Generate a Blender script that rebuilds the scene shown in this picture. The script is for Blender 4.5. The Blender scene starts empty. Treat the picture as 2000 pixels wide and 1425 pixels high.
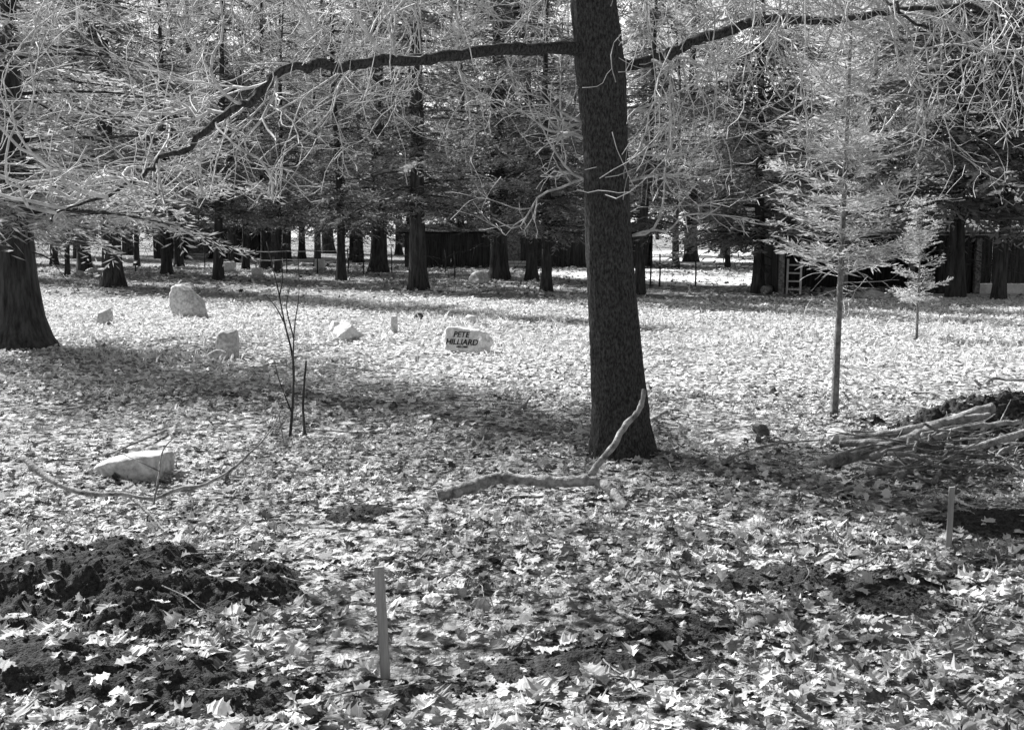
import bpy, math, random
import numpy as np
from mathutils import Vector, noise as mnoise
random.seed(7); rng=np.random.default_rng(11)
sc=bpy.context.scene
COL=sc.collection
# ------------------------------------------------------------ camera
F=2200.0; CH=1.8; PIT=math.atan(282.5/F)
cd=bpy.data.cameras.new("camera"); cam=bpy.data.objects.new("camera",cd); COL.objects.link(cam)
cd.sensor_width=36; cd.lens=36*F/2000; cd.clip_end=2000; cd.clip_start=0.05
cam.location=(0,0,CH); cam.rotation_euler=(math.pi/2-PIT,0,0); sc.camera=cam
cp,sp=math.cos(PIT),math.sin(PIT)
def ray(px,py):
    a=(px-1000)/F; b=(712.5-py)/F
    return np.array([a, cp+b*sp, -sp+b*cp])
def G(px,py):
    d=ray(px,py); s=-CH/d[2]; return np.array([d[0]*s,d[1]*s,0.0])
def P(px,py,y):
    d=ray(px,py); s=y/d[1]; return np.array([d[0]*s,y,CH+d[2]*s])
# ------------------------------------------------------------ light
AZ=math.radians(-48); EL=math.radians(40)
sund=np.array([math.sin(AZ)*math.cos(EL),math.cos(AZ)*math.cos(EL),math.sin(EL)])
sl=bpy.data.lights.new("sun","SUN"); sl.energy=10; sl.angle=math.radians(0.5); sl.color=(1,1,1)
so=bpy.data.objects.new("sun",sl); COL.objects.link(so)
so.rotation_euler=Vector(sund).to_track_quat('Z','Y').to_euler()
w=bpy.data.worlds.new("World"); sc.world=w; w.use_nodes=True
nt=w.node_tree; nt.nodes.clear()
sk=nt.nodes.new("ShaderNodeTexSky"); sk.sky_type='NISHITA'; sk.sun_disc=False
sk.sun_elevation=EL; sk.sun_rotation=AZ
bw=nt.nodes.new("ShaderNodeRGBToBW"); bg=nt.nodes.new("ShaderNodeBackground"); bg.inputs[1].default_value=0.12
wo=nt.nodes.new("ShaderNodeOutputWorld")
nt.links.new(sk.outputs[0],bw.inputs[0]); nt.links.new(bw.outputs[0],bg.inputs[0]); nt.links.new(bg.outputs[0],wo.inputs[0])
sc.view_settings.view_transform='Standard'; sc.view_settings.look='None'; sc.view_settings.exposure=0
# ------------------------------------------------------------ noise
def _h(ix,iy,s):
    v=np.sin(ix*127.1+iy*311.7+s*74.7)*43758.5453
    return v-np.floor(v)
def vn(x,y,s=0):
    ix=np.floor(x);iy=np.floor(y);fx=x-ix;fy=y-iy
    fx=fx*fx*(3-2*fx);fy=fy*fy*(3-2*fy)
    return (_h(ix,iy,s)*(1-fx)+_h(ix+1,iy,s)*fx)*(1-fy)+(_h(ix,iy+1,s)*(1-fx)+_h(ix+1,iy+1,s)*fx)*fy
def fbm(x,y,s=0,o=4):
    r=0;a=.5;t=0
    for i in range(o):
        r=r+a*vn(x*2**i+i*17.3,y*2**i+i*5.1,s+i);t+=a;a*=.5
    return r/t
# ------------------------------------------------------------ materials
def mat(name,lo,hi,scale=5,rough=.9,bump=.3,bscale=None,stretch=(1,1,1),detail=6,transl=0,attr=False,r0=.35,r1=.65,bdist=.02):
    m=bpy.data.materials.new(name); m.use_nodes=True; n=m.node_tree; N=n.nodes; L=n.links
    b=N["Principled BSDF"]; b.inputs["Roughness"].default_value=rough
    b.inputs["Specular IOR Level"].default_value=.25
    tc=N.new("ShaderNodeTexCoord"); mp=N.new("ShaderNodeMapping"); mp.inputs["Scale"].default_value=stretch
    L.new(tc.outputs["Object"],mp.inputs[0])
    nz=N.new("ShaderNodeTexNoise"); nz.inputs["Scale"].default_value=scale; nz.inputs["Detail"].default_value=detail; nz.inputs["Roughness"].default_value=.65
    L.new(mp.outputs[0],nz.inputs["Vector"])
    cr=N.new("ShaderNodeValToRGB"); cr.color_ramp.elements[0].position=r0; cr.color_ramp.elements[1].position=r1
    cr.color_ramp.elements[0].color=(lo,lo,lo,1); cr.color_ramp.elements[1].color=(hi,hi,hi,1)
    if attr:
        at=N.new("ShaderNodeAttribute"); at.attribute_name="shade"
        mx=N.new("ShaderNodeMath"); mx.operation='MULTIPLY_ADD'; mx.inputs[1].default_value=.3; 
        L.new(nz.outputs["Fac"],mx.inputs[0])
        m2=N.new("ShaderNodeMath"); m2.operation='SUBTRACT'; m2.inputs[1].default_value=.15
        L.new(at.outputs["Fac"],m2.inputs[0]); L.new(m2.outputs[0],mx.inputs[2])
        L.new(mx.outputs[0],cr.inputs[0]); cr.color_ramp.elements[0].position=0; cr.color_ramp.elements[1].position=1
    else: L.new(nz.outputs["Fac"],cr.inputs[0])
    L.new(cr.outputs[0],b.inputs["Base Color"])
    if bump>0:
        n2=N.new("ShaderNodeTexNoise"); n2.inputs["Scale"].default_value=bscale or scale*3; n2.inputs["Detail"].default_value=6
        L.new(mp.outputs[0],n2.inputs["Vector"])
        bp=N.new("ShaderNodeBump"); bp.inputs["Strength"].default_value=bump; bp.inputs["Distance"].default_value=bdist
        L.new(n2.outputs["Fac"],bp.inputs["Height"]); L.new(bp.outputs[0],b.inputs["Normal"])
    if transl>0:
        tr=N.new("ShaderNodeBsdfTranslucent"); L.new(cr.outputs[0],tr.inputs[0])
        ms=N.new("ShaderNodeMixShader"); ms.inputs[0].default_value=transl
        L.new(b.outputs[0],ms.inputs[1]); L.new(tr.outputs[0],ms.inputs[2])
        L.new(ms.outputs[0],N["Material Output"].inputs[0])
    return m
M_leaf=mat("dry_leaf",.05,.93,40,.6,0,transl=.22,attr=True)
M_ground=mat("leaf_litter_soil",.025,.60,9,.95,1,30,detail=10,r0=.4,r1=.62,bdist=.04)
M_road=mat("dirt_road",.65,.9,2,.95,.3,20)
M_soil=mat("dark_soil",.016,.085,38,1,1,100,detail=9,bdist=.015)
M_oak=mat("oak_bark",.015,.11,70,.95,.8,110,stretch=(1,1,.45),r0=.38,r1=.75,bdist=.008)
M_twig=mat("twig_bark",.3,.72,9,.7,.4,40,bdist=.004)  # bark colour raised to carry the twigs' sunlit, backlit rim brightness
M_bark=mat("conifer_bark",.015,.09,14,.95,1,24,stretch=(1,1,.15),bdist=.04)
M_ybark=mat("young_bark",.08,.28,24,.9,.8,60,stretch=(1,1,.8),bdist=.006)
M_dead=mat("dead_wood",.08,.42,14,.8,.9,50,stretch=(1,1,1),bdist=.012)
M_dead2=mat("weathered_dead_wood",.05,.30,14,.85,.9,60,bdist=.012)
M_fol=mat("cedar_foliage",.08,.38,3,.6,0,transl=.4,attr=True)
M_folb=mat("pale_cedar_foliage",.18,.6,3,.6,0,transl=.38,attr=True)
M_foly=mat("young_cedar_foliage",.22,.75,3,.6,0,transl=.4,attr=True)
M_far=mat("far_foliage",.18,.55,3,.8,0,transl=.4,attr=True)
M_stone=mat("granite",.3,.72,18,.85,.5,40,detail=10,bdist=.01)
M_white=mat("pale_quartz",.55,.86,14,.8,.8,40,bdist=.015)
M_dstone=mat("dark_stone",.04,.16,14,.85,.5,40)
M_ink=mat("black_paint",.006,.012,14,.8,0)
M_board=mat("weathered_boards",.015,.08,6,.9,.4,20,stretch=(4,4,.3))
M_shing=mat("wood_shingles",.2,.5,10,.9,.5,30,stretch=(1.5,1,1))
M_stake=mat("stake_wood",.22,.42,8,.8,.3,50,stretch=(4,4,.3),bdist=.003)
M_pale=mat("pale_painted_wood",.5,.75,8,.7,.2,30)
M_grass=mat("dry_grass",.5,.92,5,.8,0,transl=.35,attr=True)
M_hill=mat("talus_slope",.4,.92,.08,.95,.5,.3,detail=12)  # light talus, its colour lifted further in place of real haze
# ------------------------------------------------------------ mesh helpers
def mesh(name,V,faces,mats,mi=None,smooth=True,shade=None):
    V=np.asarray(V,dtype=np.float32); me=bpy.data.meshes.new(name)
    me.vertices.add(len(V)); me.vertices.foreach_set("co",V.ravel())
    faces=[np.asarray(f) for f in faces if len(f)]
    idx=np.concatenate([f.ravel() for f in faces]).astype(np.int32)
    tot=np.concatenate([np.full(len(f),f.shape[1]) for f in faces]).astype(np.int32)
    st=np.concatenate([[0],np.cumsum(tot)[:-1]]).astype(np.int32)
    me.loops.add(len(idx)); me.loops.foreach_set("vertex_index",idx)
    me.polygons.add(len(tot)); me.polygons.foreach_set("loop_start",st)
    try: me.polygons.foreach_set("loop_total",tot)
    except Exception: pass
    if not isinstance(mats,(list,tuple)): mats=[mats]
    for m in mats: me.materials.append(m)
    if mi is not None: me.polygons.foreach_set("material_index",np.asarray(mi,dtype=np.int32))
    me.polygons.foreach_set("use_smooth",np.full(len(tot),bool(smooth)))
    if shade is not None:
        a=me.attributes.new("shade",'FLOAT','POINT'); a.data.foreach_set("value",np.asarray(shade,dtype=np.float32))
    me.update(calc_edges=True)
    return me
def ob(name,data,loc=(0,0,0),parent=None,label=None,cat=None,group=None,kind=None,rot=None):
    o=bpy.data.objects.new(name,data); o.location=loc; COL.objects.link(o)
    if rot: o.rotation_euler=rot
    if parent: o.parent=parent
    if label:o["label"]=label
    if cat:o["category"]=cat
    if group:o["group"]=group
    if kind:o["kind"]=kind
    return o
class B:
    def __init__(s): s.V=[];s.q=[];s.t=[];s.n=0;s.qm=[];s.tm=[];s.sh=[]
    def add(s,V,q=None,t=None,m=0,sh=.5):
        V=np.asarray(V,float)
        if q is not None and len(q): s.q.append(np.asarray(q)+s.n); s.qm.append(np.full(len(q),m))
        if t is not None and len(t): s.t.append(np.asarray(t)+s.n); s.tm.append(np.full(len(t),m))
        s.V.append(V); s.n+=len(V); s.sh.append(np.full(len(V),sh) if np.isscalar(sh) else sh)
    def tube(s,path,rad,k=6,m=0,cap=True):
        path=np.asarray(path,float);rad=np.asarray(rad,float);n=len(path)
        t=np.gradient(path,axis=0); t/=np.linalg.norm(t,axis=1)[:,None]+1e-9
        md=path[-1]-path[0]; md=md/(np.linalg.norm(md)+1e-9)
        ref=np.array([1.,0,0]) if abs(md[0])<.6 else np.array([0,1.,0])
        ref=np.cross(md,ref); ref/=np.linalg.norm(ref)
        a=np.cross(t,ref); a/=np.linalg.norm(a,axis=1)[:,None]+1e-9; b=np.cross(t,a)
        th=np.arange(k)*2*math.pi/k
        V=path[:,None,:]+rad[:,None,None]*(a[:,None,:]*np.cos(th)[None,:,None]+b[:,None,:]*np.sin(th)[None,:,None])
        V=V.reshape(-1,3); i=np.arange(n-1)[:,None]*k; j=np.arange(k)[None,:]; j2=(j+1)%k
        q=np.stack([i+j,i+j2,i+k+j2,i+k+j],-1).reshape(-1,4)
        tt=None
        if cap:
            V=np.vstack([V,path[0],path[-1]]); c0=n*k;c1=n*k+1
            jj=np.arange(k);j3=(jj+1)%k
            tt=np.vstack([np.stack([np.full(k,c0),j3,jj],-1),np.stack([np.full(k,c1),(n-1)*k+jj,(n-1)*k+j3],-1)])
        s.add(V,q,tt,m)
    def box(s,c,d,rz=0,m=0,rx=0,ry=0):
        x,y,z=[e/2 for e in d]
        V=np.array([[-x,-y,-z],[x,-y,-z],[x,y,-z],[-x,y,-z],[-x,-y,z],[x,-y,z],[x,y,z],[-x,y,z]])
        if rx: V=V@np.array([[1,0,0],[0,math.cos(rx),math.sin(rx)],[0,-math.sin(rx),math.cos(rx)]])
        if ry: V=V@np.array([[math.cos(ry),0,-math.sin(ry)],[0,1,0],[math.sin(ry),0,math.cos(ry)]])
        if rz: V=V@np.array([[math.cos(rz),math.sin(rz),0],[-math.sin(rz),math.cos(rz),0],[0,0,1]])
        s.add(V+np.array(c),[[0,3,2,1],[4,5,6,7],[0,1,5,4],[1,2,6,5],[2,3,7,6],[3,0,4,7]],None,m)
    def out(s,name,mats,smooth=True):
        fs=[];mi=[]
        if s.q: fs.append(np.vstack(s.q)); mi.append(np.concatenate(s.qm))
        if s.t: fs.append(np.vstack(s.t)); mi.append(np.concatenate(s.tm))
        return mesh(name,np.vstack(s.V),fs,mats,np.concatenate(mi),smooth,np.concatenate(s.sh))
def smoothpath(pts,n=40):
    pts=np.asarray(pts,float); k=len(pts); t=np.linspace(0,k-1,n); i=np.clip(np.floor(t).astype(int),0,k-2); f=(t-i)[:,None]
    p0=pts[np.clip(i-1,0,k-1)];p1=pts[i];p2=pts[i+1];p3=pts[np.clip(i+2,0,k-1)]
    return .5*((2*p1)+(-p0+p2)*f+(2*p0-5*p1+4*p2-p3)*f*f+(-p0+3*p1-3*p2+p3)*f**3)
# ------------------------------------------------------------ terrain
def gh(x,y):
    x=np.asarray(x,float);y=np.asarray(y,float)
    f=np.clip((24-y)/10,0,1)
    return f*(.10*(fbm(x*.5+40,y*.5+9,3,3)-.5)+.03*(fbm(x*2.5,y*2.5,5,3)-.5))
def g1(x,y): return float(gh(x,y))
MND=[ # cx,cy,rx,ry,h
 (G(170,1150),1.12,.55,.20),(G(410,1165),.42,.36,.12),(G(110,1330),.85,.34,.11),(G(380,1370),.42,.24,.07),
 (G(1150,1290),.48,.24,.045),(G(1330,1235),.34,.2,.04),(G(1560,1150),.56,.32,.055),(G(1720,1160),.4,.28,.05),(G(1980,1020),.55,.42,.06),
 (G(690,1010),.24,.26,.05),(G(1990,850),.95,.75,.34),(G(830,1330),.3,.10,.03)]
def mh(k,x,y):
    c,rx,ry,h=MND[k]
    wx=(fbm(x*2.6,y*2.6,20+k,5)-.5)*1.6; wy=(fbm(x*2.6+9,y*2.6+4,30+k,5)-.5)*1.6
    r=np.sqrt(((x-c[0])/rx+wx)**2+((y-c[1])/ry+wy)**2)
    e=np.clip(1.2-r,0,1); e=e*e*(3-2*e)
    n=fbm(x*6,y*6,50+k,6)
    return e*h*(.70+.60*n)+np.clip(e*3,0,1)*(.034*(fbm(x*22,y*22,60+k,5)-.45)+.008*(fbm(x*80,y*80,61+k,2)-.5))-.035*(e<.02)-.012, e
def soil(x,y):
    z=gh(x,y)*1.0; e0=np.zeros_like(z); zz=z.copy()
    for k in range(len(MND)):
        m,e=mh(k,x,y); zz=np.maximum(zz,z+m); e0=np.maximum(e0,e)
    return zz,e0
xs=np.concatenate([-np.geomspace(600,14,26)[:-1],np.linspace(-14,14,240),np.geomspace(14,600,26)[1:]])
ys=np.concatenate([[-60,-20,-5,0],np.linspace(1.5,26,230),np.geomspace(26.5,900,50)])
X,Y=np.meshgrid(xs,ys); Z=gh(X,Y)
V=np.stack([X,Y,Z],-1).reshape(-1,3); nx=len(xs);ny=len(ys)
i=(np.arange(ny-1)[:,None]*nx+np.arange(nx-1)[None,:]).ravel()
gm=mesh("ground",V,[np.stack([i,i+1,i+nx+1,i+nx],-1)],M_ground)
ob("ground",gm,kind="structure",label="leaf covered forest clearing ground",cat="ground")
for k,(c,rx,ry,h) in enumerate(MND):
    n1=int(np.clip(rx*3.2/.007,60,460)); n2=int(np.clip(ry*3.2/.007,50,300))
    X,Y=np.meshgrid(np.linspace(c[0]-rx*1.8,c[0]+rx*1.8,n1),np.linspace(c[1]-ry*1.8,c[1]+ry*1.8,n2))
    m,e=mh(k,X,Y); Z=gh(X,Y)+m
    V=np.stack([X-c[0],Y-c[1],Z],-1).reshape(-1,3); i=(np.arange(n2-1)[:,None]*n1+np.arange(n1-1)[None,:]).ravel()
    me=mesh("dirt_mound",V,[np.stack([i,i+1,i+n1+1,i+n1],-1)],M_soil)
    ob("dirt_mound",me,(c[0],c[1],0),label="low mound of dark freshly dug soil among leaves",cat="dirt mound",group="mounds of dug soil",kind="structure")
b=B()
ico=np.array([[0,0,1],[.9,0,.3],[.28,.85,.3],[-.72,.53,.3],[-.72,-.53,.3],[.28,-.85,.3],[.72,.53,-.4],[-.28,.85,-.4],[-.9,0,-.4],[-.28,-.85,-.4],[.72,-.53,-.4],[0,0,-1]])
icf=np.array([[0,1,2],[0,2,3],[0,3,4],[0,4,5],[0,5,1],[1,6,2],[2,7,3],[3,8,4],[4,9,5],[5,10,1],[2,6,7],[3,7,8],[4,8,9],[5,9,10],[1,10,6],[6,11,7],[7,11,8],[8,11,9],[9,11,10],[10,11,6]])
for k,(c,rx,ry,h) in enumerate(MND):
    n=int(900*rx*ry*7)
    x=c[0]+rng.uniform(-1.3,1.3,n)*rx;y=c[1]+rng.uniform(-1.3,1.3,n)*ry
    zz,e=soil(x,y)
    for j in range(n):
        if e[j]<.02: continue
        s=.0025+.012*rng.random()**4
        b.add(ico*s*rng.uniform(.5,1.4,(12,3))+[x[j],y[j],zz[j]+s*.1],None,icf)
ob("soil_clods",b.out("soil_clods",M_soil),label="dark soil clods scattered over dug earth",cat="soil",kind="stuff")
def sheet(name,pts,z,m,label):
    V=[(p[0],p[1],z) for p in pts]; n=len(V)//2
    q=[[i,i+1,2*n-2-i,2*n-1-i] for i in range(n-1)]
    ob(name,mesh(name,V,[q],m,smooth=False),label=label,cat=name.replace('_',' '),kind="structure")
near=[G(x,y) for x,y in [(1040,536),(1120,548),(1200,553),(1330,560),(1480,560),(1600,575),(1800,592),(2100,607),(2500,625)]]
far=[G(x,y) for x,y in [(1060,522),(1120,524),(1200,524),(1330,528),(1480,536),(1600,550),(1800,562),(2100,570),(2500,585)]]
sheet("road",near+far[::-1],.02,M_road,"pale sunlit dirt road through the trees")
near=[G(x,y) for x,y in [(1240,516),(1330,518),(1420,515),(1560,512)]]
far=[G(x,y) for x,y in [(1250,492),(1330,490),(1420,490),(1560,492)]]
sheet("path",near+far[::-1],.02,M_road,"pale sunlit dirt clearing beyond trees")
xs=np.linspace(-260,260,120);ys=np.linspace(120,330,60);X,Y=np.meshgrid(xs,ys)
Z=(Y-120)*.34+10*(fbm(X*.03,Y*.03,8,5)-.5)*np.clip((Y-120)/40,0,1)-1
i=(np.arange(59)[:,None]*120+np.arange(119)[None,:]).ravel()
ob("hillside",mesh("hillside",np.stack([X,Y,Z],-1).reshape(-1,3),[np.stack([i,i+1,i+121,i+120],-1)],M_hill),kind="structure",label="pale rocky slope beyond the forest with haze painted into its colour",cat="hillside")
# ------------------------------------------------------------ leaves
rows=[(0,.012),(.10,.09),(.22,.27),(.29,.18),(.40,.22),(.54,.42),(.56,.28),(.68,.24),(.80,.31),(.81,.20),(.88,.12),(1.0,.0)]
mid=[0,.10,.18,.27,.38,.46,.53,.64,.72,.78,.88,1.0]
T=[];ff=[]
for (yy,xx),mm in zip(rows,mid): T+= [(-xx,yy-.5,0),(0,mm-.5,0),(xx,yy-.5,0)]
for r in range(len(rows)-1):
    a=r*3; ff+=[[a,a+1,a+4,a+3],[a+1,a+2,a+5,a+4]]
T=np.array(T,float);ff=np.array(ff)
T2=np.array([(0,-.5,0),(.3,-.2,0),(.16,0,0),(.4,.22,0),(.14,.3,0),(0,.5,0),(-.14,.3,0),(-.4,.22,0),(-.16,0,0),(-.3,-.2,0),(0,0,0)],float)
f2=np.array([[10,0,1],[10,1,2],[10,2,3],[10,3,4],[10,4,5],[10,5,6],[10,6,7],[10,7,8],[10,8,9],[10,9,0]])
T3=np.array([(0,-.5,0),(.3,0,.05),(0,.5,0),(-.3,.05,.05)],float); f3=np.array([[0,1,2],[0,2,3]])
def leaves(T,fc,x,y,z,s,tilt,shade):
    n=len(x); a=rng.uniform(-1.2,1.5,n); c=rng.uniform(-.7,.7,n); tw=rng.uniform(-.9,.9,n)
    L=np.repeat(T[None],n,0)
    L[:,:,0]*=rng.uniform(.8,1.15,(n,len(T))); 
    L[:,:,0]*=rng.uniform(.75,1.35,n)[:,None]
    L[:,:,2]=a[:,None]*L[:,:,0]**2*1.3+c[:,None]*L[:,:,1]**2+tw[:,None]*L[:,:,0]*L[:,:,1]+rng.normal(0,.025,(n,len(T)))
    L*=s[:,None,None]
    yaw=rng.uniform(0,2*math.pi,n); ax=rng.uniform(0,2*math.pi,n)
    k=np.stack([np.cos(ax),np.sin(ax),np.zeros(n)],-1)
    cy,sy=np.cos(yaw)[:,None],np.sin(yaw)[:,None]
    L=np.stack([L[...,0]*cy-L[...,1]*sy,L[...,0]*sy+L[...,1]*cy,L[...,2]],-1)
    ct,st=np.cos(tilt)[:,None,None],np.sin(tilt)[:,None,None]; K=k[:,None,:]
    L=L*ct+np.cross(np.broadcast_to(K,L.shape),L)*st+K*(L*K).sum(-1,keepdims=True)*(1-ct)
    L+=np.stack([x,y,z],-1)[:,None,:]
    Fc=(fc[None]+np.arange(n)[:,None,None]*len(T)).reshape(-1,fc.shape[1])
    return L.reshape(-1,3),Fc,np.repeat(shade,len(T))
def band(a,b_,rho,T,fc,smin,smax,be=(1.0,1.0),hw=.56):
    n=int(hw*(b_*b_-a*a)*rho)
    y=np.sqrt(a*a+rng.random(n)*(b_*b_-a*a)); x=y*hw*rng.uniform(-1,1,n)
    z,e=soil(x,y); cl=fbm(x*1.1,y*1.1,77,4); c2=fbm(x*5,y*5,78,2)
    keep=rng.random(n)<np.where(e>.06,.07+.32*(e<.45)*(c2>.48)+.14*(c2>.58),1)*np.clip((cl-.30)*6,.3,1)
    x,y,z=x[keep],y[keep],z[keep]; n=len(x)
    s=smin+(smax-smin)*rng.random(n)**1.5; tilt=np.abs(rng.normal(0,.3,n)); tilt=np.where(rng.random(n)<.07,rng.uniform(.6,1.3,n),tilt)
    lift=rng.random(n)**1.5*.035+np.sin(tilt)*s*.25+.004
    sh=np.clip(rng.beta(*be,n),0,1)
    return leaves(T,fc,x,y,z+lift,s,tilt,sh)
for nm,lab,args in [("fallen_leaves","dry lobed oak leaves thickly covering the ground",(2.6,6.5,800,T,ff,.025,.112)),
    ("fallen_leaves","dry oak leaves spread beneath the bare oak",(6.5,12,520,T,ff,.025,.095)),
    ("fallen_leaves","leaf litter around the grave stones painted pale as sunlit",(11.5,26,380,T3,f3,.04,.11,(2.4,.8))),  # leaf tones skewed pale here to paint the sunlit clearing band
    ("fallen_leaves","thin leaf litter under the forest edge",(26,46,18,T2,f2,.1,.18))]:
    V,Fc,sh=band(*args)
    ob(nm,mesh(nm,V,[Fc],M_leaf,smooth=False,shade=sh),label=lab,cat="leaves",kind="stuff")
# ------------------------------------------------------------ ground twigs + grass
b=B()
for i in range(800):
    y=math.sqrt(9+rng.random()*(400)); x=y*.55*rng.uniform(-1,1); z=float(soil(np.array([x]),np.array([y]))[0][0])+.03
    L=rng.uniform(.12,.7); a=rng.uniform(0,6.28); n=6
    d=np.array([math.cos(a),math.sin(a),rng.normal(0,.08)]); p=np.array([x,y,z]); pts=[p]
    for j in range(n): d=d+rng.normal(0,.22,3)*[1,1,.4]; d/=np.linalg.norm(d); d[2]*=.6; p=p+d*L/n; pts.append(p)
    b.tube(pts,np.linspace(rng.uniform(.003,.008),.002,n+1),4,cap=False)
ob("ground_twigs",b.out("ground_twigs",M_dead),label="small broken twigs scattered over the leaves",cat="twigs",kind="stuff")
def blades(n,xy,hmin,hmax,wd):
    x,y=xy; z=gh(x,y); h=rng.uniform(hmin,hmax,n); a=rng.uniform(0,6.28,n); l=rng.uniform(0,.8,n)*h
    dx,dy=np.cos(a),np.sin(a); p=rng.uniform(0,6.28,n); wx,wy=np.cos(p)*wd,np.sin(p)*wd
    V=np.stack([np.stack([x-wx,y-wy,z],-1),np.stack([x+wx,y+wy,z],-1),np.stack([x+dx*l*.4+wx*.6,y+dy*l*.4+wy*.6,z+h*.65],-1),np.stack([x+dx*l,y+dy*l,z+h*.9],-1)],1).reshape(-1,3)
    q=np.arange(n*4).reshape(-1,4); return V,q
n=14000; y=rng.uniform(14,22,n); x=y*.5*rng.uniform(-1,1,n)
k=fbm(x*1.3,y*1.3,91,4)>.56; x,y=x[k],y[k]; n=len(x)
V,q=blades(n,(x,y),.03,.17,.004)
ob("grass",mesh("grass",V,[q],M_grass,smooth=False,shade=rng.random(n*4)),label="sparse dry grass tufts around the graves",cat="grass",kind="stuff")
# ------------------------------------------------------------ oak
def grow(b,p,d,L,r0,lev,maxlev,droop,k,m=0,wig=.30,zmin=1.95,ch=(5,7),step=.09,ymin=4.6,rmin=.0030,cr=.35):
    n=max(5,int(L/step)); pts=[p.copy()]; dirs=[d]; c=np.zeros(3)
    rr=np.linspace(r0,max(rmin,r0*.35),n+1)
    for i in range(n):
        t=i/n
        c=c*.4+rng.normal(0,wig*.68,3)
        if rng.random()<.15: c=-c*1.6
        d=d+c+np.array([0,0,-droop*(1-2.0*t)])
        if p[2]<zmin: d[2]=abs(d[2])*.4+.1
        if p[1]<ymin: break
        d=d/np.linalg.norm(d); p=p+d*L/n; pts.append(p.copy()); dirs.append(d)
    if len(pts)<3: return
    b.tube(pts,rr[:len(pts)],k,m,cap=False)
    if lev<maxlev:
        nc=rng.integers(ch[0],ch[1]+1)
        for j in range(nc):
            i=int(rng.uniform(.12,1)*(len(pts)-1)); dd=dirs[i]
            s=rng.normal(0,1,3); s-=dd*s.dot(dd); s/=np.linalg.norm(s); s[2]*=.7
            nd=dd*.75+s*.8; nd/=np.linalg.norm(nd)
            grow(b,pts[i],nd,L*rng.uniform(cr,.7),rr[i]*.68,lev+1,maxlev,droop,max(3,k-1),m,wig,zmin,ch,step,ymin,rmin,cr)
base=G(1218,888); dB=base[1]
tp=[base+[0,0,-.08]]+[P(x,y,dB) for x,y in [(1215,860),(1210,780),(1204,700),(1197,600),(1190,500),(1185,400),(1183,300),(1178,200),(1168,80),(1156,-60)]]
tp+= [np.array([tp[-1][0]-.1,dB+.05,5.6]),np.array([tp[-1][0]-.05,dB+.1,7.5])]
tp=smoothpath(tp,200)
zt=tp[:,2]
wpx=np.interp(zt,[-.1,.05,.25,.6,1.0,1.8,2.3,2.9,3.2,3.6,5.5,7.5],[150,132,116,106,100,90,86,96,92,84,56,18])
rad=wpx/2/F*dB
K=110; th=np.arange(K)*2*math.pi/K
TH,ZZ=np.meshgrid(th,zt)
cx,cy=np.cos(TH),np.sin(TH)
rid=fbm(cx*5+20+ZZ*.25,cy*5+7+ZZ*2.2*.8,101,4)
rid2=np.abs(fbm(cx*14+3+.3*ZZ,cy*14+ZZ*7,105,3)-.5)*2
bnd=fbm(ZZ*9+cx*.6,cy*.6+3,107,3)
rr=rad[:,None]*(1+.11*(rid-.5)-.04*(1-rid2)**4+.05*(bnd-.5)+ .22*np.exp(-np.clip(ZZ,0,9)*6)*(fbm(cx*1.6+5,cy*1.6,12,2)-.35))
V=np.stack([tp[:,0][:,None]+rr*cx,tp[:,1][:,None]+rr*cy,ZZ],-1).reshape(-1,3)-base
nR=len(zt); i=np.arange(nR-1)[:,None]*K; j=np.arange(K)[None,:]; j2=(j+1)%K
trunkme=mesh("trunk",V,[np.stack([i+j,i+j2,i+K+j2,i+K+j],-1).reshape(-1,4)],M_oak)
oak=ob("oak_tree",None,tuple(base),label="large bare oak with dark trunk and long drooping limbs",cat="tree")
ob("trunk",trunkme,parent=oak)
def top(z): 
    i=np.argmin(abs(tp[:,2]-z)); return tp[i].copy()
limbs=[]
limbs.append((smoothpath([top(3.05)]+[P(*a) for a in [(1060,97,8.3),(950,100,8.0),(850,110,7.7),(760,125,7.4),(690,132,7.2),(620,135,7.0),(560,147,6.8),(520,190,6.7),(465,215,6.6),(400,282,6.5),(340,315,6.4),(285,342,6.3),(170,400,6.2),(100,432,6.1)]],90),.048,.004))
limbs.append((smoothpath([top(2.95)]+[P(*a) for a in [(1260,118,8.6),(1330,100,8.6),(1400,72,8.5),(1500,38,8.4),(1640,34,8.2),(1760,8,8.1),(1900,10,7.9),(2060,60,7.7)]],60),.050,.012))
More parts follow.
